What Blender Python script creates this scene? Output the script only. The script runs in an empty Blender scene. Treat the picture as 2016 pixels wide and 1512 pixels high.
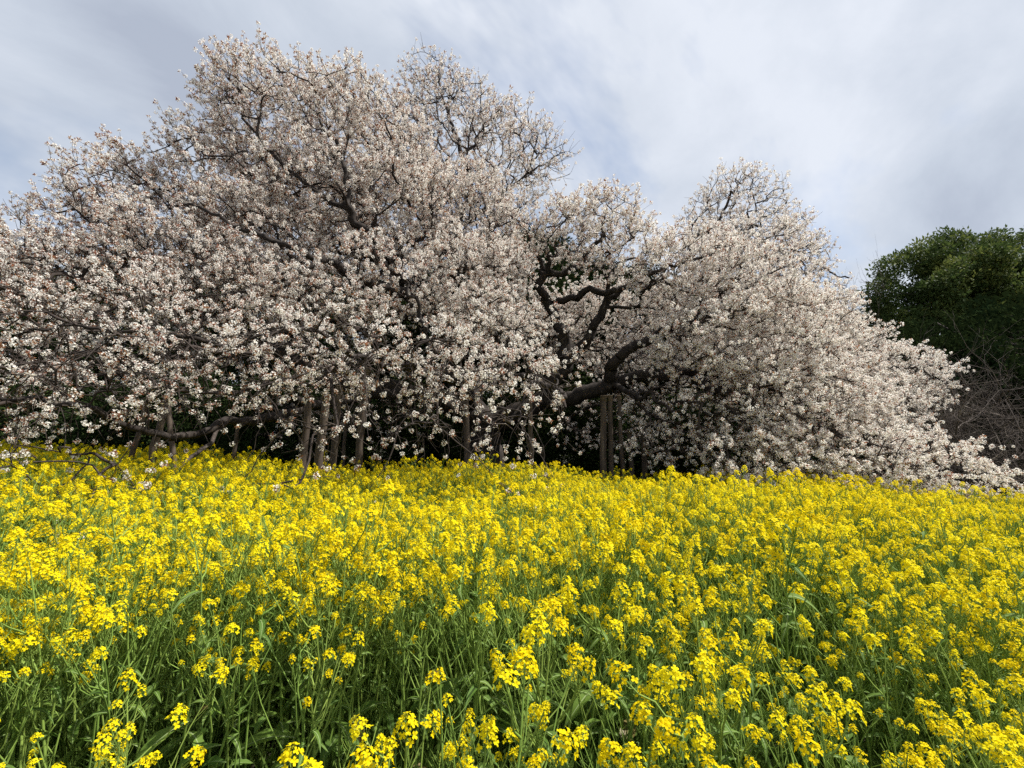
import bpy, math, random
import numpy as np
from mathutils import Vector, Matrix, Euler

SEED = 11
random.seed(SEED)
rng = np.random.default_rng(SEED)
R = math.radians
scene = bpy.context.scene
COL = scene.collection

# ------------------------------------------------------------------ camera
FPX = 924.0                       # focal length in pixels of the 2016 px wide photograph
PITCH = R(6.3)
CAM_Z = 1.45
cam_d = bpy.data.cameras.new('camera')
cam_d.sensor_fit = 'HORIZONTAL'
cam_d.sensor_width = 36.0
cam_d.lens = 36.0 * FPX / 2016.0
cam_d.clip_start = 0.05
cam_d.clip_end = 3000
cam = bpy.data.objects.new('camera', cam_d)
cam.location = (0, 0, CAM_Z)
cam.rotation_euler = (R(90) + PITCH, 0, 0)
COL.objects.link(cam)
scene.camera = cam

# ------------------------------------------------------------------ sky and sun
SUN_EL, SUN_AZ = 57.0, 84.0      # azimuth clockwise from the view direction (+Y)
sun_dir = Vector((math.cos(R(SUN_EL)) * math.sin(R(SUN_AZ)),
                  math.cos(R(SUN_EL)) * math.cos(R(SUN_AZ)), math.sin(R(SUN_EL))))
sd = bpy.data.lights.new('sun', 'SUN')
sd.energy = 5.0
sd.angle = R(0.8)
sd.color = (1.0, 0.96, 0.90)
sun = bpy.data.objects.new('sun', sd)
sun.rotation_euler = (-sun_dir).to_track_quat('-Z', 'Y').to_euler()
sun.location = (8, -4, 30)
COL.objects.link(sun)

world = bpy.data.worlds.new('World')
scene.world = world
world.use_nodes = True
wn = world.node_tree
wn.nodes.clear()


def wnode(kind, **kw):
    n = wn.nodes.new(kind)
    for k, v in kw.items():
        setattr(n, k, v)
    return n


def wlink(a, b):
    wn.links.new(a, b)


def wmath(op, a, b=None, clamp=False):
    n = wnode('ShaderNodeMath', operation=op, use_clamp=clamp)
    for i, v in enumerate((a, b)):
        if v is None:
            continue
        if isinstance(v, (int, float)):
            n.inputs[i].default_value = v
        else:
            wlink(v, n.inputs[i])
    return n.outputs[0]


sky = wnode('ShaderNodeTexSky', sky_type='NISHITA')
sky.sun_disc = False
sky.sun_elevation = R(SUN_EL)
sky.sun_rotation = R(SUN_AZ)
sky.air_density = 1.0
sky.dust_density = 0.6
tc = wnode('ShaderNodeTexCoord')
sep = wnode('ShaderNodeSeparateXYZ')
wlink(tc.outputs['Generated'], sep.inputs[0])
zz = wmath('ADD', wmath('MAXIMUM', sep.outputs[2], 0.0), 0.42)
cx = wmath('DIVIDE', sep.outputs[0], zz)
cy = wmath('DIVIDE', sep.outputs[1], zz)
comb = wnode('ShaderNodeCombineXYZ')
wlink(cx, comb.inputs[0])
wlink(cy, comb.inputs[1])
mp = wnode('ShaderNodeMapping', vector_type='TEXTURE')
mp.inputs['Rotation'].default_value = (0, 0, R(58))
mp.inputs['Scale'].default_value = (1.1, 0.85, 1)
wlink(comb.outputs[0], mp.inputs[0])


def wnoise(scale, detail, rough, dist, loc):
    m = wnode('ShaderNodeMapping')
    m.inputs['Location'].default_value = loc
    wlink(mp.outputs[0], m.inputs[0])
    n = wnode('ShaderNodeTexNoise')
    n.inputs['Scale'].default_value = scale
    n.inputs['Detail'].default_value = detail
    n.inputs['Roughness'].default_value = rough
    n.inputs['Distortion'].default_value = dist
    wlink(m.outputs[0], n.inputs['Vector'])
    return n.outputs['Fac']


def wramp(fac, stops):
    r = wnode('ShaderNodeValToRGB')
    el = r.color_ramp.elements
    while len(el) < len(stops):
        el.new(0.5)
    for e, (p, c) in zip(el, stops):
        e.position = p
        e.color = (*c, 1) if len(c) == 3 else c
    wlink(fac, r.inputs[0])
    return r.outputs[0]


n_big = wnoise(1.1, 3, 0.5, 0.3, (5.6, 2.2, 0))
n_fine = wnoise(3.0, 7, 0.57, 0.3, (7.3, 4.1, 0))
n_mix = wmath('ADD', wmath('MULTIPLY', n_big, 0.6), wmath('MULTIPLY', n_fine, 0.4))
cloud_col = wramp(n_mix, [(0.38, (3.05, 3.4, 4.1)), (0.48, (4.0, 4.4, 5.05)), (0.62, (5.4, 5.7, 6.25))])
cover = wramp(wnoise(1.0, 6, 0.6, 0.5, (1.2, 9.4, 0)), [(0.34, (0.5,) * 3), (0.45, (0.97,) * 3)])
mixc = wnode('ShaderNodeMix', data_type='RGBA')
wlink(cover, mixc.inputs['Factor'])
wlink(sky.outputs[0], mixc.inputs['A'])
wlink(cloud_col, mixc.inputs['B'])
bg = wnode('ShaderNodeBackground')
bg.inputs['Strength'].default_value = 0.1
wlink(mixc.outputs['Result'], bg.inputs['Color'])
wo = wnode('ShaderNodeOutputWorld')
wlink(bg.outputs[0], wo.inputs[0])

vs = scene.view_settings
vs.view_transform = 'Standard'
vs.look = 'None'
vs.exposure = 0.6
vs.gamma = 1.0
vs.use_curve_mapping = False
scene.cycles.use_denoising = False
scene.cycles.max_bounces = 7
scene.cycles.diffuse_bounces = 5
scene.cycles.glossy_bounces = 2
scene.cycles.transmission_bounces = 4


# ------------------------------------------------------------------ helpers
def at(px, py, Y):
    """world point seen at photograph pixel (px, py) at forward distance Y"""
    u = (px - 1008.0) / FPX
    v = (756.0 - py) / FPX
    d = np.array([u, math.cos(PITCH) - v * math.sin(PITCH), math.sin(PITCH) + v * math.cos(PITCH)])
    return d * (Y / d[1]) + np.array([0, 0, CAM_Z])


def project(p):
    p = np.atleast_2d(p) - np.array([0, 0, CAM_Z])
    fwd = p[:, 1] * math.cos(PITCH) + p[:, 2] * math.sin(PITCH)
    up = -p[:, 1] * math.sin(PITCH) + p[:, 2] * math.cos(PITCH)
    fw = np.where(fwd < 0.05, 0.05, fwd)
    return np.stack([1008 + FPX * p[:, 0] / fw, 756 - FPX * up / fw, fwd], 1)


def gz(x, y):
    """height of the ground: it falls gently to the right"""
    x = np.asarray(x, float)
    y = np.asarray(y, float)
    t = np.clip((y - 1.0) / 6.0, 0, 1)
    return -0.045 * np.clip(x, -12, 14) * t + 0.03 * np.sin(x * 0.7 + 1.0) * np.sin(y * 0.6)


def norm(v):
    return v / (np.linalg.norm(v, axis=-1, keepdims=True) + 1e-12)


class MB:
    """collects quads with material slots"""

    def __init__(self):
        self.v, self.f, self.m, self.n = [], [], [], 0

    def add(self, v, f, mat=0):
        v = np.asarray(v, float).reshape(-1, 3)
        f = np.asarray(f, int).reshape(-1, 4)
        self.v.append(v)
        self.f.append(f + self.n)
        self.m.append(np.full(len(f), mat, int))
        self.n += len(v)

    def add_mb(self, o, M=None, matmap=None):
        for v, f, m in o.blocks():
            if M is not None:
                v = v @ M[:3, :3].T + M[:3, 3]
            self.v.append(v)
            self.f.append(f + self.n)
            self.m.append(m)
            self.n += len(v)

    def blocks(self):
        yield np.concatenate(self.v), np.concatenate(self.f), np.concatenate(self.m)

    def mesh(self, name, mats, smooth=True):
        v, f, m = next(self.blocks())
        me = bpy.data.meshes.new(name)
        me.vertices.add(len(v))
        me.vertices.foreach_set('co', v.astype(np.float32).ravel())
        me.loops.add(f.size)
        me.loops.foreach_set('vertex_index', f.astype(np.int32).ravel())
        me.polygons.add(len(f))
        me.polygons.foreach_set('loop_start', np.arange(0, f.size, 4, dtype=np.int32))
        me.polygons.foreach_set('material_index', m.astype(np.int32))
        me.polygons.foreach_set('use_smooth', np.full(len(f), smooth))
        for mt in mats:
            me.materials.append(mt)
        me.update(calc_edges=True)
        me.validate()
        return me


def tube(mb, pts, rad, sides=6, mat=0, cap=True):
    pts = np.asarray(pts, float)
    rad = np.asarray(rad, float)
    n = len(pts)
    t = np.gradient(pts, axis=0)
    t = norm(t)
    ref = np.array([0.0, 0, 1]) if abs(t[0, 2]) < 0.9 else np.array([1.0, 0, 0])
    u = norm(np.cross(t[0], ref))
    us = np.empty_like(pts)
    for i in range(n):
        u = u - t[i] * np.dot(u, t[i])
        u = u / (np.linalg.norm(u) + 1e-9)
        us[i] = u
    ws = np.cross(t, us)
    a = np.arange(sides) * 2 * math.pi / sides
    ring = (us[:, None, :] * np.cos(a)[None, :, None] + ws[:, None, :] * np.sin(a)[None, :, None]) * rad[:, None, None]
    v = (pts[:, None, :] + ring).reshape(-1, 3)
    i = np.arange(n - 1)[:, None] * sides
    j = np.arange(sides)[None, :]
    k = (j + 1) % sides
    f = np.stack([i + j, i + k, i + sides + k, i + sides + j], -1).reshape(-1, 4)
    mb.add(v, f, mat)


def batch_tubes(mb, P, rad, sides=3, mat=0):
    """P (T,n,3) polylines, rad (T,n)"""
    T, n, _ = P.shape
    t = norm(P[:, -1] - P[:, 0])
    ref = np.where(np.abs(t[:, 2:3]) < 0.8, np.array([[0.0, 0, 1]]), np.array([[1.0, 0, 0]]))
    u = norm(np.cross(t, ref))
    w = np.cross(t, u)
    a = np.arange(sides) * 2 * math.pi / sides
    ring = u[:, None, :] * np.cos(a)[None, :, None] + w[:, None, :] * np.sin(a)[None, :, None]
    v = P[:, :, None, :] + ring[:, None, :, :] * rad[:, :, None, None]
    base = (np.arange(T) * n * sides)[:, None, None]
    i = (np.arange(n - 1) * sides)[None, :, None]
    j = np.arange(sides)[None, None, :]
    k = (j + 1) % sides
    f = np.stack([base + i + j, base + i + k, base + i + sides + k, base + i + sides + j], -1).reshape(-1, 4)
    mb.add(v.reshape(-1, 3), f, mat)


def link(name, data, parent=None, loc=(0, 0, 0), rot=(0, 0, 0), scale=(1, 1, 1)):
    o = bpy.data.objects.new(name, data)
    COL.objects.link(o)
    o.location = loc
    o.rotation_euler = rot
    o.scale = scale
    if parent is not None:
        o.parent = parent
    return o


def tag(o, label=None, cat=None, group=None, kind=None):
    if label:
        o['label'] = label
    if cat:
        o['category'] = cat
    if group:
        o['group'] = group
    if kind:
        o['kind'] = kind
    return o


def euler_from_z(d, spin):
    """euler angles that turn +Z to d, with a spin about it"""
    q = Vector(d).to_track_quat('Z', 'Y') @ Euler((0, 0, spin)).to_quaternion()
    return q.to_euler()


def eulers_from_z(D, spin):
    """vectorised: (n,3) XYZ eulers turning +Z to D after a spin about Z"""
    D = norm(D)
    ref = np.where(np.abs(D[:, 2:3]) < 0.95, np.array([[0.0, 0, 1]]), np.array([[1.0, 0, 0]]))
    X = norm(np.cross(ref, D))
    Yv = np.cross(D, X)
    c, s = np.cos(spin)[:, None], np.sin(spin)[:, None]
    A = X * c + Yv * s
    B = -X * s + Yv * c
    # matrix columns A, B, D
    sy = -A[:, 2]
    ey = np.arcsin(np.clip(sy, -1, 1))
    ex = np.arctan2(B[:, 2], D[:, 2])
    ez = np.arctan2(A[:, 1], A[:, 0])
    return np.stack([ex, ey, ez], 1)


# ------------------------------------------------------------------ materials
def material(name):
    m = bpy.data.materials.new(name)
    m.use_nodes = True
    m.node_tree.nodes.clear()
    return m


def leafy(name, c1, c2, trans=0.35, rough=0.5, spec=0.3, var_scale=None, tcol=None, c3=None):
    """thin sheet: a diffuse / glossy front and some light let through; colour varies by instance"""
    m = material(name)
    nt = m.node_tree
    N = nt.nodes.new
    L = nt.links.new
    oi = N('ShaderNodeObjectInfo')
    rp = N('ShaderNodeValToRGB')
    rp.color_ramp.elements[0].color = (*c1, 1)
    rp.color_ramp.elements[1].color = (*c2, 1)
    if c3:
        e = rp.color_ramp.elements.new(0.5)
        e.color = (*c3, 1)
    if var_scale:
        g = N('ShaderNodeNewGeometry')
        no = N('ShaderNodeTexNoise')
        no.inputs['Scale'].default_value = var_scale
        no.inputs['Detail'].default_value = 2
        L(g.outputs['Position'], no.inputs['Vector'])
        ma = N('ShaderNodeMath')
        ma.operation = 'MULTIPLY_ADD'
        L(no.outputs['Fac'], ma.inputs[0])
        ma.inputs[1].default_value = 1.2
        ma.inputs[2].default_value = -0.5
        mb_ = N('ShaderNodeMath')
        mb_.operation = 'MULTIPLY_ADD'
        mb_.use_clamp = True
        L(oi.outputs['Random'], mb_.inputs[0])
        mb_.inputs[1].default_value = 0.8
        L(ma.outputs[0], mb_.inputs[2])
        L(mb_.outputs[0], rp.inputs[0])
    else:
        L(oi.outputs['Random'], rp.inputs[0])
    bs = N('ShaderNodeBsdfPrincipled')
    bs.inputs['Roughness'].default_value = rough
    bs.inputs['Specular IOR Level'].default_value = spec
    L(rp.outputs[0], bs.inputs['Base Color'])
    tr = N('ShaderNodeBsdfTranslucent')
    if tcol:
        tr.inputs['Color'].default_value = (*tcol, 1)
    else:
        L(rp.outputs[0], tr.inputs['Color'])
    mx = N('ShaderNodeMixShader')
    mx.inputs[0].default_value = trans
    L(bs.outputs[0], mx.inputs[1])
    L(tr.outputs[0], mx.inputs[2])
    out = N('ShaderNodeOutputMaterial')
    L(mx.outputs[0], out.inputs[0])
    return m


def rough_mat(name, c1, c2, scale, stretch=(1, 1, 1), bump=0.4, rough=0.85, c3=None, coords='Object', dist=0.02):
    m = material(name)
    nt = m.node_tree
    N = nt.nodes.new
    L = nt.links.new
    tcn = N('ShaderNodeTexCoord')
    mpn = N('ShaderNodeMapping')
    mpn.inputs['Scale'].default_value = stretch
    L(tcn.outputs[coords], mpn.inputs[0])
    no = N('ShaderNodeTexNoise')
    no.inputs['Scale'].default_value = scale
    no.inputs['Detail'].default_value = 6
    no.inputs['Roughness'].default_value = 0.65
    L(mpn.outputs[0], no.inputs['Vector'])
    rp = N('ShaderNodeValToRGB')
    rp.color_ramp.elements[0].position = 0.32
    rp.color_ramp.elements[0].color = (*c1, 1)
    rp.color_ramp.elements[1].position = 0.7
    rp.color_ramp.elements[1].color = (*c2, 1)
    if c3:
        e = rp.color_ramp.elements.new(0.6)
        e.color = (*c3, 1)
    L(no.outputs['Fac'], rp.inputs[0])
    bs = N('ShaderNodeBsdfPrincipled')
    bs.inputs['Roughness'].default_value = rough
    bs.inputs['Specular IOR Level'].default_value = 0.2
    L(rp.outputs[0], bs.inputs['Base Color'])
    bp = N('ShaderNodeBump')
    bp.inputs['Strength'].default_value = bump
    bp.inputs['Distance'].default_value = dist
    L(no.outputs['Fac'], bp.inputs['Height'])
    L(bp.outputs[0], bs.inputs['Normal'])
    out = N('ShaderNodeOutputMaterial')
    L(bs.outputs[0], out.inputs[0])
    return m


M_petal = leafy('cherry_petal', (0.93, 0.885, 0.815), (0.95, 0.93, 0.86), trans=0.45, rough=0.6, spec=0.1, c3=(0.93, 0.90, 0.84))
M_calyx = leafy('cherry_calyx', (0.42, 0.24, 0.18), (0.45, 0.33, 0.2), trans=0.3)
M_bronze = leafy('young_cherry_leaf', (0.27, 0.10, 0.06), (0.32, 0.17, 0.08), trans=0.4, rough=0.45)
M_bark = rough_mat('cherry_bark', (0.016, 0.013, 0.011), (0.11, 0.092, 0.078), 9.0, (1, 1, 0.5), 0.8, c3=(0.04, 0.032, 0.027))
M_twig = rough_mat('cherry_twig', (0.03, 0.023, 0.019), (0.17, 0.145, 0.12), 5.0, bump=0.2, c3=(0.06, 0.047, 0.04))
M_yellow = leafy('rapeseed_petal', (0.86, 0.66, 0.004), (0.90, 0.77, 0.010), trans=0.45, rough=0.6, spec=0.08)
M_bud = leafy('rapeseed_bud', (0.34, 0.36, 0.03), (0.45, 0.42, 0.03), trans=0.2)
M_stem = leafy('rapeseed_stem', (0.17, 0.27, 0.05), (0.25, 0.34, 0.07), trans=0.1, rough=0.6, spec=0.15)
M_leaf = leafy('rapeseed_leaf', (0.09, 0.17, 0.03), (0.16, 0.25, 0.045), trans=0.35, rough=0.6, spec=0.15, var_scale=9)
M_rib = leafy('rapeseed_leaf_rib', (0.20, 0.28, 0.10), (0.27, 0.34, 0.15), trans=0.15, spec=0.1)
M_oldleaf = leafy('withered_leaf', (0.16, 0.13, 0.04), (0.22, 0.15, 0.06), trans=0.2)
M_weed = leafy('weed_leaf', (0.065, 0.12, 0.022), (0.12, 0.18, 0.035), trans=0.3, spec=0.1, var_scale=6)
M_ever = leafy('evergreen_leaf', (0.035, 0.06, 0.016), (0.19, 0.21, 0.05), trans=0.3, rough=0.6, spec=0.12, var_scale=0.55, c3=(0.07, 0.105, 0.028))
M_evershade = leafy('shaded_evergreen_leaf', (0.012, 0.024, 0.010), (0.035, 0.05, 0.015), trans=0.12, rough=0.8, spec=0.0, var_scale=0.5)  # shade of the woods put into the near-black leaf colour
M_everbark = rough_mat('evergreen_bark', (0.03, 0.025, 0.02), (0.1, 0.085, 0.07), 6.0, (1, 1, 0.4), 0.6)
M_bare = rough_mat('bare_twig_bark', (0.05, 0.04, 0.034), (0.36, 0.31, 0.26), 1.6, bump=0.2, c3=(0.12, 0.098, 0.082))
M_post = rough_mat('weathered_post_wood', (0.05, 0.038, 0.03), (0.22, 0.178, 0.138), 14.0, (1, 1, 0.08), 0.6, c3=(0.115, 0.09, 0.068), dist=0.01)
M_tie = rough_mat('straw_rope', (0.08, 0.06, 0.035), (0.2, 0.15, 0.09), 60.0, (1, 1, 4), 0.6)
M_soil = rough_mat('soil', (0.022, 0.016, 0.010), (0.07, 0.055, 0.032), 3.0, (1, 1, 1), 0.9, c3=(0.035, 0.038, 0.018))


# ------------------------------------------------------------------ instancing of uncountable stuff
def proto_collection(name, meshes):
    c = bpy.data.collections.new(name)
    for i, me in enumerate(meshes):
        o = bpy.data.objects.new('%s_%02d' % (name, i), me)
        c.objects.link(o)
    return c


def instancer(col):
    ng = bpy.data.node_groups.new('scatter_' + col.name, 'GeometryNodeTree')
    ng.interface.new_socket('Geometry', in_out='INPUT', socket_type='NodeSocketGeometry')
    ng.interface.new_socket('Geometry', in_out='OUTPUT', socket_type='NodeSocketGeometry')
    gi = ng.nodes.new('NodeGroupInput')
    go = ng.nodes.new('NodeGroupOutput')
    ci = ng.nodes.new('GeometryNodeCollectionInfo')
    ci.inputs['Collection'].default_value = col
    ci.inputs['Separate Children'].default_value = True
    ci.inputs['Reset Children'].default_value = True
    ip = ng.nodes.new('GeometryNodeInstanceOnPoints')
    ip.inputs['Pick Instance'].default_value = True

    def na(name, typ):
        n = ng.nodes.new('GeometryNodeInputNamedAttribute')
        n.data_type = typ
        n.inputs['Name'].default_value = name
        return n.outputs['Attribute']

    ng.links.new(gi.outputs[0], ip.inputs['Points'])
    ng.links.new(ci.outputs[0], ip.inputs['Instance'])
    ng.links.new(na('pid', 'INT'), ip.inputs['Instance Index'])
    ng.links.new(na('rot', 'FLOAT_VECTOR'), ip.inputs['Rotation'])
    ng.links.new(na('scl', 'FLOAT'), ip.inputs['Scale'])
    ng.links.new(ip.outputs[0], go.inputs[0])
    return ng


def points_mesh(name, pts, rot, scl, pid):
    me = bpy.data.meshes.new(name)
    me.vertices.add(len(pts))
    me.vertices.foreach_set('co', np.asarray(pts, np.float32).ravel())
    a = me.attributes.new('rot', 'FLOAT_VECTOR', 'POINT')
    a.data.foreach_set('vector', np.asarray(rot, np.float32).ravel())
    a = me.attributes.new('scl', 'FLOAT', 'POINT')
    a.data.foreach_set('value', np.asarray(scl, np.float32))
    a = me.attributes.new('pid', 'INT', 'POINT')
    a.data.foreach_set('value', np.asarray(pid, np.int32))
    me.update()
    return me


def scatter(name, ng, pts, rot, scl, pid, parent=None, loc=(0, 0, 0)):
    o = link(name, points_mesh(name, pts, rot, scl, pid), parent, loc)
    md = o.modifiers.new('scatter', 'NODES')
    md.node_group = ng
    o['kind'] = 'stuff'
    return o


# ------------------------------------------------------------------ ground
def build_ground():
    n = 150
    t = np.linspace(-1, 1, n)
    s = np.sign(t) * (18 * np.abs(t) + 700 * np.abs(t) ** 6)
    X, Yg = np.meshgrid(s, s + 8)
    Z = gz(X, Yg) + 0.015 * np.sin(X * 5.1) * np.sin(Yg * 4.3)
    v = np.stack([X, Yg, Z], -1).reshape(-1, 3)
    i = np.arange(n - 1)[:, None] * n + np.arange(n - 1)[None, :]
    f = np.stack([i, i + 1, i + n + 1, i + n], -1).reshape(-1, 4)
    mb = MB()
    mb.add(v, f)
    o = link('ground', mb.mesh('ground', [M_soil]))
    tag(o, 'dark soil of the rapeseed field and the grove behind', kind='structure')


build_ground()


# ------------------------------------------------------------------ branching skeletons
def grow(seed_pts, seed_par, targets, bf=0.35):
    """joins the targets to the seed skeleton by the balanced minimum spanning tree"""
    n0 = len(seed_pts)
    pos = np.concatenate([seed_pts, targets])
    n = len(pos)
    parent = np.full(n, -1)
    parent[:n0] = seed_par
    path = np.zeros(n)
    for i in range(n0):
        p = parent[i]
        if p >= 0:
            path[i] = path[p] + np.linalg.norm(pos[i] - pos[p])
    T = targets.astype(np.float32)
    cost = np.full(len(T), 1e9, np.float32)
    best = np.zeros(len(T), int)

    def relax(i):
        d = T - pos[i].astype(np.float32)
        d = np.sqrt((d * d).sum(1))
        c = d * (1 + bf) + bf * path[i]
        better = c < cost
        better &= alive
        cost[better] = c[better]
        best[better] = i

    alive = np.ones(len(T), bool)
    for i in range(n0):
        relax(i)
    for _ in range(len(T)):
        k = int(np.argmin(cost))
        i = n0 + k
        p = best[k]
        parent[i] = p
        path[i] = path[p] + np.linalg.norm(pos[i] - pos[p])
        alive[k] = False
        cost[k] = 1e9
        relax(i)
    return pos, parent, path


def chains_of(pos, parent, path):
    n = len(pos)
    kids = [[] for _ in range(n)]
    for i, p in enumerate(parent):
        if p >= 0:
            kids[p].append(i)
    order = np.argsort(-path)
    tips = np.zeros(n, int)
    for i in order:
        if not kids[i]:
            tips[i] = 1
        if parent[i] >= 0:
            tips[parent[i]] += tips[i]
    chains = []
    stack = [(-1, i) for i in range(n) if parent[i] < 0]
    while stack:
        p, i = stack.pop()
        ch = [] if p < 0 else [p]
        while True:
            ch.append(i)
            if not kids[i]:
                break
            ks = sorted(kids[i], key=lambda k: -tips[k])
            for k in ks[1:]:
                stack.append((i, k))
            i = ks[0]
        chains.append((ch, p >= 0))
    return chains, tips, kids


def catmull(P, r, k):
    n = len(P)
    if n < 2:
        return P, r
    Q = np.vstack([2 * P[0] - P[1], P, 2 * P[-1] - P[-2]])
    t = np.linspace(0, 1, k, endpoint=False)[:, None]
    out, ro = [], []
    for i in range(n - 1):
        a, b, c, d = Q[i], Q[i + 1], Q[i + 2], Q[i + 3]
        out.append(0.5 * ((2 * b) + (-a + c) * t + (2 * a - 5 * b + 4 * c - d) * t ** 2 + (-a + 3 * b - 3 * c + d) * t ** 3))
        ro.append(r[i] + (r[i + 1] - r[i]) * t[:, 0])
    out.append(P[-1:])
    ro.append(r[-1:])
    return np.vstack(out), np.concatenate(ro)


def thin(pts, dist):
    """keeps a subset at least about dist apart (grid hash)"""
    from mathutils.kdtree import KDTree
    cell = {}
    keep = []
    d2 = dist * dist
    for i, p in enumerate(pts):
        k = tuple((p // dist).astype(int))
        ok = True
        for dx in (-1, 0, 1):
            for dy in (-1, 0, 1):
                for dz in (-1, 0, 1):
                    for q in cell.get((k[0] + dx, k[1] + dy, k[2] + dz), ()):
                        w = q - p
                        if w[0] * w[0] + w[1] * w[1] + w[2] * w[2] < d2:
                            ok = False
                            break
                    if not ok:
                        break
                if not ok:
                    break
            if not ok:
                break
        if ok:
            cell.setdefault(k, []).append(p)
            keep.append(i)
    return np.array(keep)


# ------------------------------------------------------------------ the cherry tree
LIMBS = [  # each a run of (px, py, forward distance, radius)
    [(962, 935, 12.8, 1.0), (958, 880, 12.75, .82), (945, 820, 12.6, .75)],                                   # trunk
    [(945, 820, 12.6, .62), (890, 720, 12.2, .45), (862, 625, 11.2, .36), (800, 582, 9.8, .24), (700, 545, 8.5, .16),
     (620, 510, 7.9, .115), (520, 470, 7.5, .08), (430, 430, 7.4, .055), (330, 400, 7.6, .03)],
    [(890, 720, 12.2, .4), (872, 640, 12.3, .34), (892, 560, 12.5, .28), (900, 450, 12.7, .22), (930, 370, 13, .17),
     (900, 280, 13.3, .12), (870, 180, 13.5, .06)],
    [(900, 450, 12.7, .14), (980, 390, 13.2, .1), (1060, 330, 13.5, .05), (1110, 300, 13.5, .02)],
    [(862, 625, 11.6, .24), (765, 525, 9.6, .18), (690, 420, 8.9, .14), (682, 360, 8.9, .1), (640, 250, 9.2, .06), (560, 150, 9.8, .03)],
    [(690, 420, 8.9, .1), (600, 360, 8.6, .08), (520, 280, 8.8, .06), (450, 190, 9.3, .035)],
    [(945, 820, 12.5, .5), (800, 770, 11, .35), (650, 745, 9.5, .28), (520, 680, 9.0, .16), (380, 610, 8.9, .1),
     (220, 560, 8.6, .08), (60, 520, 8.2, .05), (-120, 500, 7.9, .03)],
    [(800, 770, 11, .25), (600, 800, 8.5, .19), (450, 838, 6.8, .11), (300, 850, 5.6, .08), (120, 800, 4.9, .05), (-60, 760, 4.6, .03)],
    [(450, 838, 6.8, .07), (360, 905, 5.9, .05), (280, 960, 5.3, .04), (200, 905, 4.8, .028), (110, 885, 4.6, .018), (-20, 890, 4.5, .01)],
    [(600, 800, 8.5, .14), (520, 700, 6.6, .07), (330, 660, 5.6, .05), (150, 640, 5.2, .03)],
    [(935, 800, 12.4, .35), (905, 755, 10, .25), (850, 735, 8.3, .18), (760, 715, 6.6, .08), (670, 690, 5.6, .045)],
    [(905, 755, 10, .2), (1000, 740, 8.5, .14), (1080, 765, 7.4, .09), (1115, 800, 6.9, .05)],
    [(850, 735, 8.3, .1), (840, 640, 8, .08), (800, 560, 8, .05)],
    [(955, 840, 12.7, .6), (1060, 790, 12.2, .46), (1110, 700, 11.8, .36), (1086, 620, 11.5, .22), (1070, 550, 11.2, .18),
     (1140, 520, 11, .12), (1190, 440, 10.9, .07)],
    [(1070, 550, 11.2, .12), (1045, 470, 11.2, .08), (1000, 420, 11.2, .05)],
    [(1110, 700, 11.8, .28), (1165, 655, 11.5, .22), (1195, 590, 11.4, .19), (1265, 548, 11.3, .13), (1330, 520, 11.2, .1), (1400, 500, 11.3, .06)],
    [(1086, 620, 11.5, .2), (1105, 590, 11.4, .17), (1180, 576, 11.0, .15), (1260, 562, 10.6, .1), (1330, 560, 10.2, .06)],
    [(1060, 790, 12.2, .4), (1180, 770, 11.5, .36), (1205, 712, 11, .26), (1260, 680, 10.6, .21), (1340, 640, 10, .17), (1450, 610, 9.5, .12), (1550, 620, 9.2, .07)],
    [(1180, 770, 11.5, .3), (1300, 740, 11, .23), (1400, 760, 9.8, .18), (1480, 790, 9.2, .14), (1580, 835, 8.8, .1), (1700, 875, 8.7, .07), (1850, 925, 8.7, .04)],
    [(1300, 740, 11, .22), (1345, 620, 13, .2), (1365, 480, 13.5, .14), (1400, 455, 13.5, .12), (1440, 390, 13.5, .06), (1460, 345, 13.5, .02)],
    [(1400, 455, 13.5, .12), (1500, 480, 13.3, .1), (1590, 510, 13, .06), (1670, 550, 13, .04)],
    [(1300, 740, 11, .2), (1500, 720, 11.5, .16), (1650, 700, 11.8, .1), (1780, 725, 11.8, .06)],
]
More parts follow.
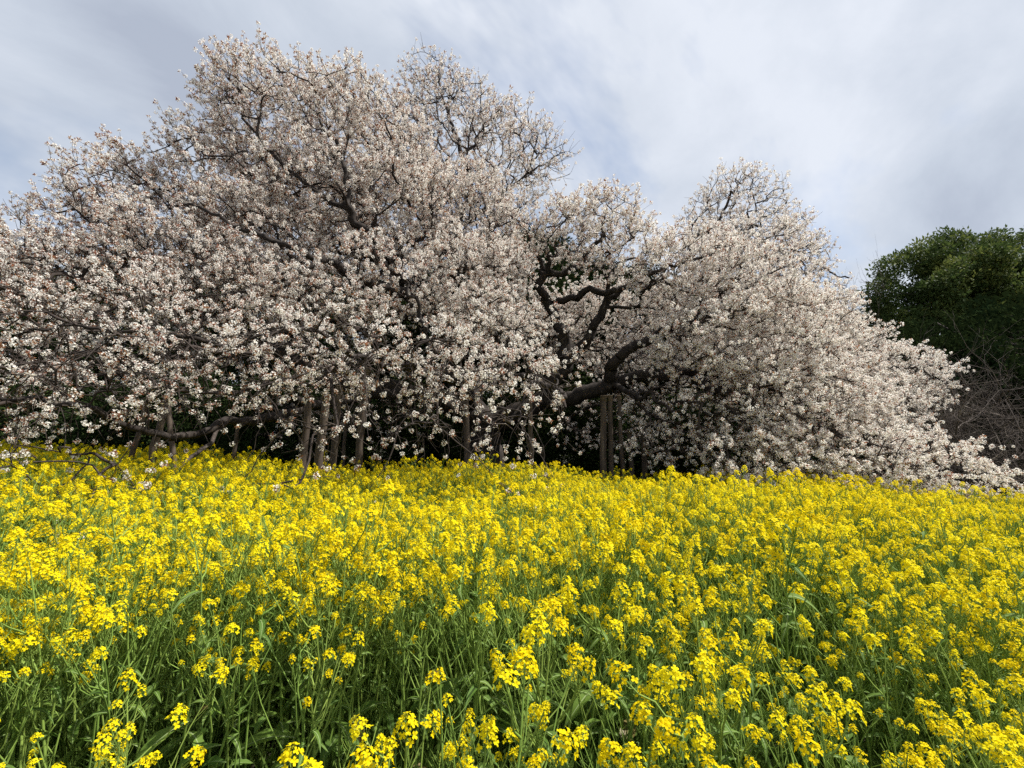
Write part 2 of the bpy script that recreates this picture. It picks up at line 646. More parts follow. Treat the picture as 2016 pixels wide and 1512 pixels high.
# crown masses: (px, py, forward distance, half width px, half height px, half depth m, blossom fullness)
LOBES = [
    (572, 294, 10.30, 152, 149, 2.06, 1.00),
    (503, 250, 10.00, 81, 99, 1.38, 0.90),
    (640, 300, 10.40, 150, 126, 1.89, 1.00),
    (460, 373, 9.60, 116, 97, 1.67, 1.00),
    (720, 317, 10.60, 130, 139, 1.98, 1.00),
    (880, 270, 13.40, 125, 133, 1.60, 0.65),
    (980, 320, 13.40, 110, 115, 1.69, 0.65),
    (850, 176, 13.60, 62, 55, 1.08, 0.50),
    (1072, 315, 13.50, 64, 43, 0.94, 0.50),
    (304, 425, 9.00, 111, 94, 1.55, 0.95),
    (200, 499, 8.50, 105, 73, 1.29, 0.90),
    (77, 531, 8.00, 105, 65, 1.21, 0.90),
    (-80, 550, 7.60, 108, 75, 1.25, 0.80),
    (227, 386, 9.00, 71, 44, 1.02, 0.75),
    (110, 560, 7.20, 160, 50, 1.20, 0.90),
    (-60, 600, 5.94, 150, 60, 1.20, 0.77),
    (620, 420, 9.60, 150, 90, 1.70, 1.00),
    (780, 420, 10.00, 140, 100, 1.70, 1.00),
    (500, 470, 8.90, 130, 75, 1.40, 1.00),
    (350, 500, 8.30, 130, 65, 1.30, 1.00),
    (920, 440, 11.20, 110, 95, 1.50, 1.00),
    (930, 560, 9.60, 105, 85, 1.30, 1.00),
    (1000, 480, 11.00, 70, 80, 1.20, 0.90),
    (760, 560, 8.60, 130, 70, 1.20, 1.00),
    (620, 590, 8.00, 120, 55, 1.10, 1.00),
    (440, 590, 7.50, 130, 50, 1.10, 1.00),
    (250, 610, 6.12, 130, 50, 1.00, 0.81),
    (960, 650, 8.60, 85, 75, 1.10, 1.00),
    (60, 660, 5.22, 150, 60, 0.80, 0.81),
    (230, 700, 5.22, 150, 55, 0.80, 0.22),
    (90, 760, 4.59, 140, 60, 0.70, 0.69),
    (-100, 740, 4.50, 140, 80, 0.80, 0.77),
    (260, 758, 4.95, 110, 38, 0.60, 0.54),
    (420, 680, 5.67, 120, 55, 0.80, 0.81),
    (420, 738, 5.22, 110, 42, 0.70, 0.54),
    (560, 690, 5.67, 100, 60, 0.80, 0.81),
    (680, 680, 5.58, 95, 55, 0.80, 0.81),
    (590, 760, 5.22, 75, 32, 0.50, 0.51),
    (760, 715, 5.76, 85, 36, 0.70, 0.89),
    (860, 709, 6.21, 75, 65, 0.80, 0.93),
    (920, 755, 5.94, 80, 36, 0.60, 0.47),
    (1010, 725, 7.20, 75, 48, 0.80, 0.95),
    (1075, 775, 6.21, 60, 48, 0.60, 0.62),
    (1000, 825, 5.85, 70, 28, 0.50, 0.23),
    (830, 835, 5.58, 60, 28, 0.40, 0.15),
    (620, 835, 5.04, 60, 32, 0.40, 0.16),
    (1100, 690, 9.00, 40, 60, 0.50, 0.60),
    (90, 930, 4.37, 80, 35, 0.35, 0.35),
    (250, 955, 4.56, 45, 25, 0.30, 0.60),
    (130, 985, 4.00, 50, 22, 0.30, 0.50),
    (560, 950, 4.56, 40, 14, 0.25, 0.44),
    (1166, 459, 10.80, 108, 64, 1.24, 1.00),
    (1209, 456, 10.60, 56, 51, 1.00, 0.90),
    (1110, 470, 10.80, 60, 55, 1.00, 0.90),
    (1223, 506, 10.40, 77, 44, 0.97, 0.90),
    (1200, 640, 14.80, 160, 85, 1.40, 1.00),
    (1280, 740, 12.50, 100, 55, 0.80, 0.65),
    (1000, 600, 14.50, 90, 110, 1.20, 0.70),
    (1200, 830, 12.50, 110, 45, 0.80, 0.45),
    (1330, 800, 10.60, 95, 60, 0.80, 0.55),
    (1300, 860, 9.40, 75, 40, 0.70, 0.55),
    (1438, 418, 13.30, 69, 80, 1.21, 0.60),
    (1475, 410, 13.30, 70, 59, 1.06, 0.60),
    (1395, 440, 13.40, 55, 52, 1.02, 0.60),
    (1511, 477, 13.20, 75, 83, 1.15, 0.70),
    (1563, 534, 13.00, 57, 73, 1.06, 0.75),
    (1622, 590, 13.00, 43, 50, 0.87, 0.55),
    (1480, 520, 12.20, 120, 80, 1.40, 0.85),
    (1360, 530, 10.40, 85, 75, 1.20, 1.00),
    (1300, 560, 10.20, 60, 60, 1.00, 0.95),
    (1440, 590, 9.80, 110, 85, 1.30, 1.35),
    (1400, 670, 9.20, 100, 65, 1.10, 1.35),
    (1520, 680, 9.40, 100, 100, 1.20, 1.35),
    (1577, 656, 10.40, 89, 86, 1.22, 1.35),
    (1500, 780, 8.90, 90, 80, 1.00, 1.35),
    (1420, 830, 8.70, 95, 65, 0.90, 0.60),
    (1600, 790, 9.20, 80, 95, 1.00, 1.35),
    (1668, 717, 11.40, 76, 74, 1.08, 1.35),
    (1778, 745, 11.60, 70, 55, 1.02, 1.35),
    (1470, 890, 8.40, 90, 45, 0.80, 1.35),
    (1590, 890, 8.60, 80, 60, 0.80, 1.35),
    (1680, 885, 8.80, 90, 55, 0.90, 1.35),
    (1785, 912, 8.80, 83, 42, 0.70, 1.35),
    (1865, 935, 8.70, 85, 40, 0.60, 1.35),
    (1700, 930, 8.50, 90, 42, 0.60, 1.35),
    (1925, 962, 8.50, 55, 22, 0.45, 1.35),
    (1800, 945, 8.50, 70, 30, 0.45, 1.35),
    (700, 620, 13.50, 180, 80, 1.40, 0.22),
    (450, 640, 12.50, 180, 80, 1.40, 0.22),
    (230, 700, 11.50, 190, 70, 1.20, 0.22),
    (850, 500, 15.00, 200, 100, 1.50, 0.50),
    (1500, 640, 14.00, 160, 110, 1.40, 0.50),
    (560, 480, 13.00, 180, 100, 1.50, 0.50),
    (700, 800, 12.00, 180, 50, 1.00, 0.22),
    (1660, 800, 9.60, 60, 55, 0.90, 1.35),
    (1830, 900, 9.20, 70, 38, 0.70, 1.30),
    (1900, 940, 8.80, 60, 30, 0.50, 1.30),
    (300, 545, 7.90, 125, 50, 1.10, 0.95),
    (170, 535, 7.60, 120, 45, 1.00, 0.90),
    (430, 535, 8.10, 110, 50, 1.10, 0.95),
    (20, 560, 7.20, 120, 45, 1.00, 0.90),
    (560, 540, 8.30, 110, 55, 1.10, 0.95),
    (330, 470, 8.60, 110, 60, 1.20, 0.95),
    (1735, 845, 9.80, 62, 36, 0.70, 1.20),
    (1725, 805, 10.80, 70, 40, 0.90, 1.10),
    (1640, 760, 10.20, 70, 60, 1.00, 1.25),
    (1840, 905, 9.00, 60, 34, 0.60, 1.25),
]


def build_cherry():
    base = at(962, 935, 12.8)
    base[2] = float(gz(base[0], base[1]))
    # seed skeleton
    sp, spar, srad = [], [], []

    def nearest(p):
        d = [np.linalg.norm(q - p) for q in sp]
        return int(np.argmin(d))

    for li, run in enumerate(LIMBS):
        P = np.array([at(a, b, c) for a, b, c, _ in run])
        r = np.array([q[3] for q in run])
        if li == 0:
            P[0] = base - np.array([0, 0, 0.3])
        Q, rr = catmull(P, r, 4)
        # crooked
        for k in range(1, len(Q) - 1):
            Q[k] += rng.normal(0, 0.04, 3)
        prev = -1
        for k, (q, w) in enumerate(zip(Q, rr)):
            if k == 0 and li > 0:
                prev = nearest(q)
                continue
            sp.append(q)
            spar.append(prev)
            srad.append(w)
            prev = len(sp) - 1
    sp = np.array(sp)
    spar = np.array(spar)
    srad = np.array(srad)
    # crown targets
    C = np.array([at(a, b, c) for a, b, c, *_ in LOBES])
    RD = np.array([(w / FPX * Y, d, h / FPX * Y) for _, _, Y, w, h, d, _ in LOBES])
    FULL = np.array([l[6] for l in LOBES])
    cand, owner = [], []
    for i in range(len(LOBES)):
        area = 4 * math.pi * ((RD[i, 0] * RD[i, 1]) ** 1.6 / 3 + (RD[i, 0] * RD[i, 2]) ** 1.6 / 3 + (RD[i, 1] * RD[i, 2]) ** 1.6 / 3) ** (1 / 1.6)
        n = int(area * 46 * (0.6 + 0.4 * FULL[i])) + 10
        d = norm(rng.normal(size=(n, 3)))
        rad = rng.random(n) ** 0.5 * 0.62 + 0.4
        # ragged outline
        rad *= 1 + 0.06 * np.sin(d[:, 0] * 5 + i) * np.sin(d[:, 1] * 4 + 2 * i) + 0.05 * np.sin(d[:, 2] * 7 + 3 * i)
        cand.append(C[i] + d * RD[i] * rad[:, None])
        owner.append(np.full(n, i))
    cand = np.vstack(cand)
    owner = np.concatenate(owner)
    # how deep inside the union each lies
    q = np.full(len(cand), 9.0)
    for i in range(len(LOBES)):
        e = np.sqrt((((cand - C[i]) / RD[i]) ** 2).sum(1))
        e[owner == i] = 9
        q = np.minimum(q, e)
    keep = (q > 0.62) | (rng.random(len(cand)) < 0.14)
    keep &= cand[:, 2] > gz(cand[:, 0], cand[:, 1]) + 0.55
    # open pockets between the blossom clouds
    hole = np.zeros(len(cand))
    hr = np.random.default_rng(21)
    for _ in range(10):
        kv = norm(hr.normal(size=3) * np.array([1, 1, 1.4])) * 2 * math.pi / hr.uniform(0.55, 1.35)
        hole += np.sin(cand @ kv + hr.uniform(0, 6.28))
    keep &= hole > -0.65 - 0.9 * rng.random(len(cand)) - 0.7 * (FULL[owner] > 1.2)
    cand, owner = cand[keep], owner[keep]
    # old wood carries no blossom of its own
    near_wood = np.zeros(len(cand), bool)
    for q_, r_ in zip(sp, srad):
        if r_ > .075:
            near_wood |= ((cand - q_) ** 2).sum(1) < ((.3 if q_[0] < .5 else .14) + r_) ** 2
    cand, owner = cand[~near_wood], owner[~near_wood]
    perm = rng.permutation(len(cand))
    cand, owner = cand[perm], owner[perm]
    k = thin(cand, 0.215)
    cand, owner = cand[k], owner[k]
    print('crown targets', len(cand))
    pos, par, path = grow(sp, spar, cand, 0.42)
    n0 = len(sp)
    chains, tips, kids = chains_of(pos, par, path)
    rad = 0.0088 * np.maximum(tips, 1) ** 0.42
    rad[:n0] = np.maximum(srad * 0.52, rad[:n0] * 0.5)
    # no branch thicker than what carries it
    for i in np.argsort(path):
        if par[i] >= 0:
            rad[i] = min(rad[i], rad[par[i]] * 0.97)
    tree = link('cherry_tree', None, loc=base)
    tag(tree, 'huge old cherry tree covered in white blossom, spreading over the flower field', 'tree')
    off = tuple(-base)
    fine = MB()
    nb = 0
    for ch, hasp in sorted(chains, key=lambda c: -rad[c[0][1] if len(c[0]) > 1 else c[0][0]]):
        ids = np.array(ch)
        if len(ids) < 2:
            continue
        P = pos[ids].copy()
        r = rad[ids].copy()
        if hasp:
            r[0] = min(r[0], r[1] * 1.25)
        rm = r[1]
        thick = rm > 0.038
        j = rng.normal(0, 0.022, P.shape)
        j[0] = 0
        P += j
        Q, rr = catmull(P, r, 3 if thick else 2)
        if len(Q) > 3:
            Q[1:-1] += rng.normal(0, 0.012 + 0.03 * min(rm, .3), (len(Q) - 2, 3))
        if not thick:
            tube(fine, Q, rr, 4 if rm > 0.012 else 3)
        else:
            mb = MB()
            sides = 14 if rm > 0.3 else 10 if rm > 0.1 else 7
            if rm > 0.3:
                rr = rr * (1 + 0.04 * rng.normal(size=len(rr)))
            tube(mb, Q, rr, sides)
            nm = 'trunk' if nb == 0 else 'branch'
            link(nm, mb.mesh(nm, [M_bark]), tree, off)
            nb += 1
    # twigs and blossom positions on the crown nodes
    ci = np.arange(n0, len(pos))
    CP = pos[n0:]
    OUT = norm((CP - C[owner]) / RD[owner] ** 1.0)
    full = FULL[owner]
    ntw = 4
    T, TR, BP, BD, BO = [], [], [], [], []
    for w in range(ntw):
        m = rng.random(len(CP)) < (0.45 + 0.42 * full)
        p0 = CP[m]
        low = np.clip((3.2 - p0[:, 2]) / 1.6, 0, 1)[:, None]
        pard = norm(CP[m] - pos[par[ci[m]]])
        d = norm(OUT[m] * 0.6 + pard * 0.6 + rng.normal(0, 0.55, (m.sum(), 3)) + np.array([0, 0, 0.35]) * (1 - low))
        ln = rng.uniform(0.16, 0.42, m.sum())[:, None]
        bend = rng.normal(0, 0.05, (m.sum(), 3)) + np.array([0, 0, 0.05]) * (1 - low) - np.array([0, 0, 0.05]) * low
        ss = np.array([0, 0.33, 0.67, 1.0])
        P = p0[:, None, :] + d[:, None, :] * (ln[:, :, None] * ss[None, :, None]) + bend[:, None, :] * (ss ** 2)[None, :, None] \
            + rng.normal(0, 0.012, (m.sum(), 4, 3)) * (ss > 0)[None, :, None]
        T.append(P)
        TR.append(np.tile(np.array([0.005, 0.0042, 0.0034, 0.0025]), (len(P), 1)))
        dens = full[m]
        for s, pr in ((1.0, .98), (0.8, .9), (0.6, .75), (0.4, .4)):
            mm = rng.random(len(P)) < pr * np.clip(dens, 0, 1.05)
            x = s * 3
            a = int(min(2, math.floor(x)))
            fr = x - a
            b = P[mm, a] * (1 - fr) + P[mm, a + 1] * fr
            dd = norm(d[mm] * (0.8 if s == 1 else 0.2) + rng.normal(0, 0.6, (mm.sum(), 3)) + np.array([0, 0, 0.1]))
            BP.append(b + dd * 0.03)
            BD.append(dd)
            BO.append(owner[m][mm])
    # bare pale sprays that hang out of the low front boughs
    prj = project(CP)
    hang = np.where((CP[:, 2] < 2.7) & (CP[:, 2] > 1.35) & (CP[:, 1] < 8.6) & (prj[:, 0] > -50) & (prj[:, 0] < 1160))[0]
    hang = rng.permutation(hang)[:170]
    for i in hang:
        a = rng.uniform(0, 6.28)
        d = norm(np.array([math.cos(a) * .8, math.sin(a) * .6, rng.uniform(-.5, .1)]))
        n, L = 8, rng.uniform(.5, 1.15)
        Q = [CP[i]]
        for k in range(n - 1):
            d = norm(d + rng.normal(0, .2, 3) + np.array([0, 0, -.16]))
            Q.append(Q[-1] + d * L / (n - 1))
        Q = np.array(Q)
        Q = Q[Q[:, 2] > gz(Q[:, 0], Q[:, 1]) + .7]
        if len(Q) < 4:
            continue
        tube(fine, Q, np.linspace(.0075, .003, len(Q)), 4)
        for k in range(rng.integers(2, 5)):
            j = rng.integers(1, len(Q))
            dd = norm(d * .4 + rng.normal(0, .6, 3) + np.array([0, 0, -.15]))
            l2 = rng.uniform(.15, .4)
            ss = np.array([0, 0.33, 0.67, 1.0])
            S = Q[j] + dd * l2 * ss[:, None] + np.array([0, 0, -.06]) * (ss ** 2)[:, None] + rng.normal(0, .012, (4, 3)) * (ss > 0)[:, None]
            T.append(S[None])
            TR.append(np.array([[0.0045, 0.0038, 0.003, 0.0022]]))
            if rng.random() < .6:
                for q_ in (S[3], S[2]) if rng.random() < .6 else (S[3],):
                    BP.append(q_[None])
                    BD.append(norm(dd + rng.normal(0, .4, 3))[None])
                    BO.append(np.array([owner[i]]))
    T = np.vstack(T)
    TR = np.vstack(TR)
    batch_tubes(fine, T, TR, 3)
    fo = link('twigs', fine.mesh('twigs', [M_twig]), tree, off)
    fo['kind'] = 'stuff'
    BP = np.vstack(BP)
    BD = np.vstack(BD)
    BO = np.concatenate(BO)
    nB = len(BP)
    print('blossom clumps', nB, 'twigs', len(T), 'limbs', nb)
    # prototypes
    protos = [clump_mesh(i) for i in range(7)]
    col = proto_collection('cherry_blossom_clump', protos)
    ng = instancer(col)
    scl = rng.uniform(0.52, 0.98, nB) * np.clip(.55 + .05 * BP[:, 1], .7, 1.0)
    spin = rng.uniform(0, 6.283, nB)
    rot = eulers_from_z(BD, spin)
    # leafier clumps on the left side, whiter on the right
    leafy_p = np.clip(0.42 - BP[:, 0] * 0.04, 0.12, 0.75)
    pid = np.where(rng.random(nB) < leafy_p, rng.integers(0, 4, nB), rng.integers(4, 7, nB))
    pr = project(BP)
    inside = (pr[:, 0] > 0) & (pr[:, 0] < 2016) & (pr[:, 1] > 0) & (pr[:, 1] < 1512)
    dist = np.linalg.norm(BP - np.array([0, 0, CAM_Z]), axis=1)
    order = np.argsort(np.where(inside, dist / scl, 1e6))
    near = order[:300]
    rest = order[300:]
    for i in near:
        link('blossom_cluster', protos[pid[i]], tree, BP[i] - base, rot[i], (scl[i],) * 3)
    scatter('blossom', ng, BP[rest], rot[rest], scl[rest], pid[rest], tree, off)


def petal_quads(mb, c, axis, r, n, rr, cup, mat, spin=0.0):
    """one flower of n one-quad petals around axis"""
    axis = norm(axis)
    ref = np.array([0.0, 0, 1]) if abs(axis[2]) < 0.9 else np.array([1.0, 0, 0])
    u = norm(np.cross(axis, ref))
    w = np.cross(axis, u)
    for k in range(n):
        a = spin + 2 * math.pi * k / n
        e = u * math.cos(a) + w * math.sin(a)
        s = -u * math.sin(a) + w * math.cos(a)
        wd = r * 0.5
        jit = rr.normal(0, 0.12)
        mb.add([c - axis * r * 0.1, c + e * r * 0.62 + s * wd + axis * r * (cup * 0.6 + jit), c + e * r * 1.0 + axis * r * (cup + jit),
                c + e * r * 0.62 - s * wd + axis * r * (cup * 0.6 + jit)], [[0, 1, 2, 3]], mat)


def clump_mesh(seed):
    rr = np.random.default_rng(100 + seed)
    mb = MB()
    leafy_ = seed < 4
    nf = rr.integers(10, 15) if leafy_ else rr.integers(13, 18)
    for i in range(nf):
        z = 1 - 1.75 * (i + 0.5) / nf
        a = i * 2.399 + rr.uniform(-.4, .4)
        s = math.sqrt(max(0, 1 - z * z))
        d = norm(np.array([s * math.cos(a), s * math.sin(a), z]) + rr.normal(0, .15, 3))
        ln = rr.uniform(0.03, 0.052)
        c = d * ln
        petal_quads(mb, c, norm(d + rr.normal(0, .25, 3)), rr.uniform(0.0145, 0.019), 5, rr, 0.3, 0, rr.uniform(0, 6))
        # calyx and stalk
        u = norm(np.cross(d, rr.normal(size=3)))
        mb.add([c * 0.55 - u * .0016, c * 0.55 + u * .0016, c * 0.98 + u * .003, c * 0.98 - u * .003], [[0, 1, 2, 3]], 1)
    nl = rr.integers(3, 7) if leafy_ else rr.integers(0, 2)
    for i in range(nl):
        d = norm(rr.normal(0, 0.8, 3) + np.array([0, 0, 0.9]))
        L = rr.uniform(0.035, 0.06)
        s = norm(np.cross(d, rr.normal(size=3)))
        nrm = np.cross(d, s)
        b = d * 0.0
        L += .025
        w = L * 0.2
        mb.add([b, b + d * L * .5 + s * w, b + d * L + nrm * L * .12, b + d * L * .5 - s * w], [[0, 1, 2, 3]], 2)
    return mb.mesh('blossom_cluster', [M_petal, M_calyx, M_bronze], smooth=False)


build_cherry()


# ------------------------------------------------------------------ prop posts under the boughs
POSTS = [  # px and py of the foot, px and py of the head, forward distance, radius, label
    (262, 890, 283, 815, 7.2, .065, 'pale slender support pole leaning right under the low bough at far left'),
    (303, 892, 322, 812, 7.0, .085, 'thicker grey support pole second from the left, leaning right'),
    (345, 940, 333, 800, 6.6, .06, 'dark support pole standing out of the flowers under the low left bough'),
    (461, 888, 470, 845, 8.2, .055, 'short thin support pole alone between the left poles and the grey pair'),
    (597, 905, 606, 800, 7.6, .095, 'stout grey post, the left one of the pale pair in the flowers'),
    (628, 920, 640, 798, 7.4, .105, 'stout pale grey post with a light right edge, standing in the flowers'),
    (657, 895, 666, 780, 8.4, .095, 'greenish brown post right behind the pale grey pair'),
    (678, 880, 684, 790, 10.5, .06, 'thin dark post in the shade between the brown posts'),
    (705, 915, 718, 745, 8.0, .10, 'tall reddish brown post leaning right, the plainest of all the posts'),
    (920, 905, 917, 800, 10.5, .12, 'dark post in deep shade beside the trunk'),
    (1046, 905, 1044, 790, 9.8, .08, 'dim grey post behind the hanging twigs at the middle'),
    (1187, 918, 1188, 800, 10.2, .11, 'tall dark post, the left one of the touching pair at the right'),
    (1203, 920, 1201, 800, 10.3, .09, 'tall grey post, the right one of the touching pair at the right'),
    (1226, 915, 1220, 800, 10.5, .075, 'slim grey post leaning left, just right of the touching pair'),
    (1243, 915, 1240, 868, 11.0, .09, 'short dark post in the shade right of the leaning slim post'),
    (1268, 915, 1266, 868, 11.2, .10, 'short dark rightmost post under the right bough'),
]


def build_posts():
    for fx, fy, hx, hy, Y, r, lab in POSTS:
        a = at(fx, fy, Y)
        b = at(hx + (hx - fx) * .25, hy - 22, Y + random.uniform(-.15, .15))
        dirv = (b - a) / (b[2] - a[2])
        g = float(gz(a[0], a[1]))
        foot = a + dirv * (g - 0.1 - a[2])
        n = 9
        t = np.linspace(0, 1, n)[:, None]
        L = b - foot
        P = foot * (1 - t) + b * t + rng.normal(0, .008, (n, 3)) * (t * (1 - t) * 4)
        rad = np.linspace(r * 1.08, r * 0.9, n) * (1 + rng.normal(0, .02, n))
        r *= .62
        rad = rad * .62
        root = link('support_post', None, loc=foot)
        tag(root, lab, 'post', 'props under the cherry boughs')
        mb = MB()
        tube(mb, P - foot, rad, 10)
        # sawn head
        e = P[-1] - foot
        ang = np.arange(10) * 2 * math.pi / 10
        top = np.stack([np.cos(ang) * rad[-1] * .98, np.sin(ang) * rad[-1] * .98, np.zeros(10)], 1) + e
        c = [e + np.array([0, 0, .004])]
        mb.add(np.vstack([top, c]), [[i, (i + 1) % 10, (i + 2) % 10, 10] for i in range(0, 10, 2)])
        pole = link('pole', mb.mesh('pole', [M_post]), root)
        tie = MB()
        for k in range(4):
            z = e * (0.955 + 0.012 * k)
            aa = np.linspace(0, 2 * math.pi, 13)
            tube(tie, np.stack([np.cos(aa) * r * .99, np.sin(aa) * r * .99, np.zeros(13)], 1) + z, np.full(13, .011), 5)
        link('rope', tie.mesh('rope', [M_tie]), pole)


build_posts()


# ------------------------------------------------------------------ evergreen trees behind, and shrubs added to blacken the understory
def leaf_clump(seed, n, rad, L, mat):
    rr = np.random.default_rng(300 + seed)
    mb = MB()
    for i in range(n):
        d = norm(rr.normal(size=3) + np.array([0, 0, 0.5]))
        c = d * rad * rr.random() ** 0.5
        a = norm(d * 0.7 + rr.normal(0, .6, 3))
        s = norm(np.cross(a, rr.normal(size=3)))
        l = L * rr.uniform(.7, 1.2)
        nn = np.cross(a, s)
        mb.add([c, c + a * l * .5 + s * l * .22, c + a * l - nn * l * .1, c + a * l * .5 - s * l * .22], [[0, 1, 2, 3]])
    return mb.mesh('leaf_clump', [mat], smooth=False)


EV = instancer(proto_collection('evergreen_leaf_clump', [leaf_clump(i, 34, 0.34, 0.15, M_ever) for i in range(5)]))
EVD = instancer(proto_collection('dark_leaf_clump', [leaf_clump(20 + i, 46, 0.30, 0.10, M_evershade) for i in range(5)]))


def evergreen_meshes(seed, lobes, H, tr, ng, per_area=20, ragged=-3.0):
    """lobes in local metres (x,y,z,rx,ry,rz); returns trunk mesh and crown point data"""
    rr = np.random.default_rng(seed)
    C = np.array([l[:3] for l in lobes])
    RD = np.array([l[3:6] for l in lobes])
    pts, outs = [], []
    for i in range(len(lobes)):
        area = 4 * math.pi * (RD[i].prod() ** (2 / 3))
        n = int(area * per_area)
        d = norm(rr.normal(size=(n, 3)))
        rad = 0.66 + 0.46 * rr.random(n) ** 0.9
        lump = np.sin(d[:, 0] * 6 + i * 2) * np.sin(d[:, 1] * 6 + i) + np.sin(d[:, 2] * 8 + i * 3) * np.sin(d[:, 0] * 7)
        rad *= 1 + 0.07 * lump
        k = (lump + rr.normal(0, .8, n) > -1.0) & (d[:, 2] > -.75)
        pts.append((C[i] + d * RD[i] * rad[:, None])[k])
        outs.append(d[k])
    pts = np.vstack(pts)
    outs = np.vstack(outs)
    q = np.full(len(pts), 9.0)
    for i in range(len(lobes)):
        q = np.minimum(q, np.sqrt((((pts - C[i]) / RD[i]) ** 2).sum(1)))
    k = q > 0.66
    gap = np.zeros(len(pts))
    for _ in range(7):
        kv = norm(rr.normal(size=3)) * 2 * math.pi / rr.uniform(.8, 2.0)
        gap += np.sin(pts @ kv + rr.uniform(0, 6.28))
    k &= gap > ragged
    pts = pts + outs * np.clip(gap, 0, 3)[:, None] * .09
    pts, outs = pts[k], outs[k]
    n = len(pts)
    rot = eulers_from_z(outs + np.array([0, 0, .5]) + rr.normal(0, .3, (n, 3)), rr.uniform(0, 6.28, n))
    # skeleton
    tgt = pts[rr.permutation(n)[:260]] * np.array([.93, .93, .97])
    zs = np.linspace(-0.2, H * 0.62, 8)
    sp = np.stack([rr.normal(0, .07, 8), rr.normal(0, .07, 8), zs], 1)
    pos, par, path = grow(sp, np.arange(-1, 7), tgt, 0.5)
    chains, tips, kids = chains_of(pos, par, path)
    r = 0.016 * tips ** 0.5
    r[:8] = np.maximum(r[:8], np.linspace(tr, tr * .45, 8))
    tm, bm = MB(), MB()
    for j, (ch, hp) in enumerate(chains):
        if len(ch) < 2:
            continue
        P, w = catmull(pos[ch], np.where(np.arange(len(ch)) == 0, r[ch[1]] if hp else r[ch[0]], r[ch]), 2)
        tube(tm if j == 0 else bm, P, w, 8 if j == 0 else 5)
    cm = points_mesh('crown', pts, rot, rr.uniform(.8, 1.35, n), rr.integers(0, 5, n))
    return tm.mesh('trunk', [M_everbark]), bm.mesh('branches', [M_everbark]), cm, ng


def plant_evergreen(name, meshes, loc, rz, s, label, group, cat='tree'):
    tm, bm, cm, ng = meshes
    root = link(name, None, loc=loc, rot=(0, 0, rz), scale=s)
    tag(root, label, cat, group)
    link('trunk', tm, root)
    b = link('branches', bm, root)
    b['kind'] = 'stuff'
    c = link('crown', cm, root)
    md = c.modifiers.new('scatter', 'NODES')
    md.node_group = ng
    c['kind'] = 'stuff'
    return root


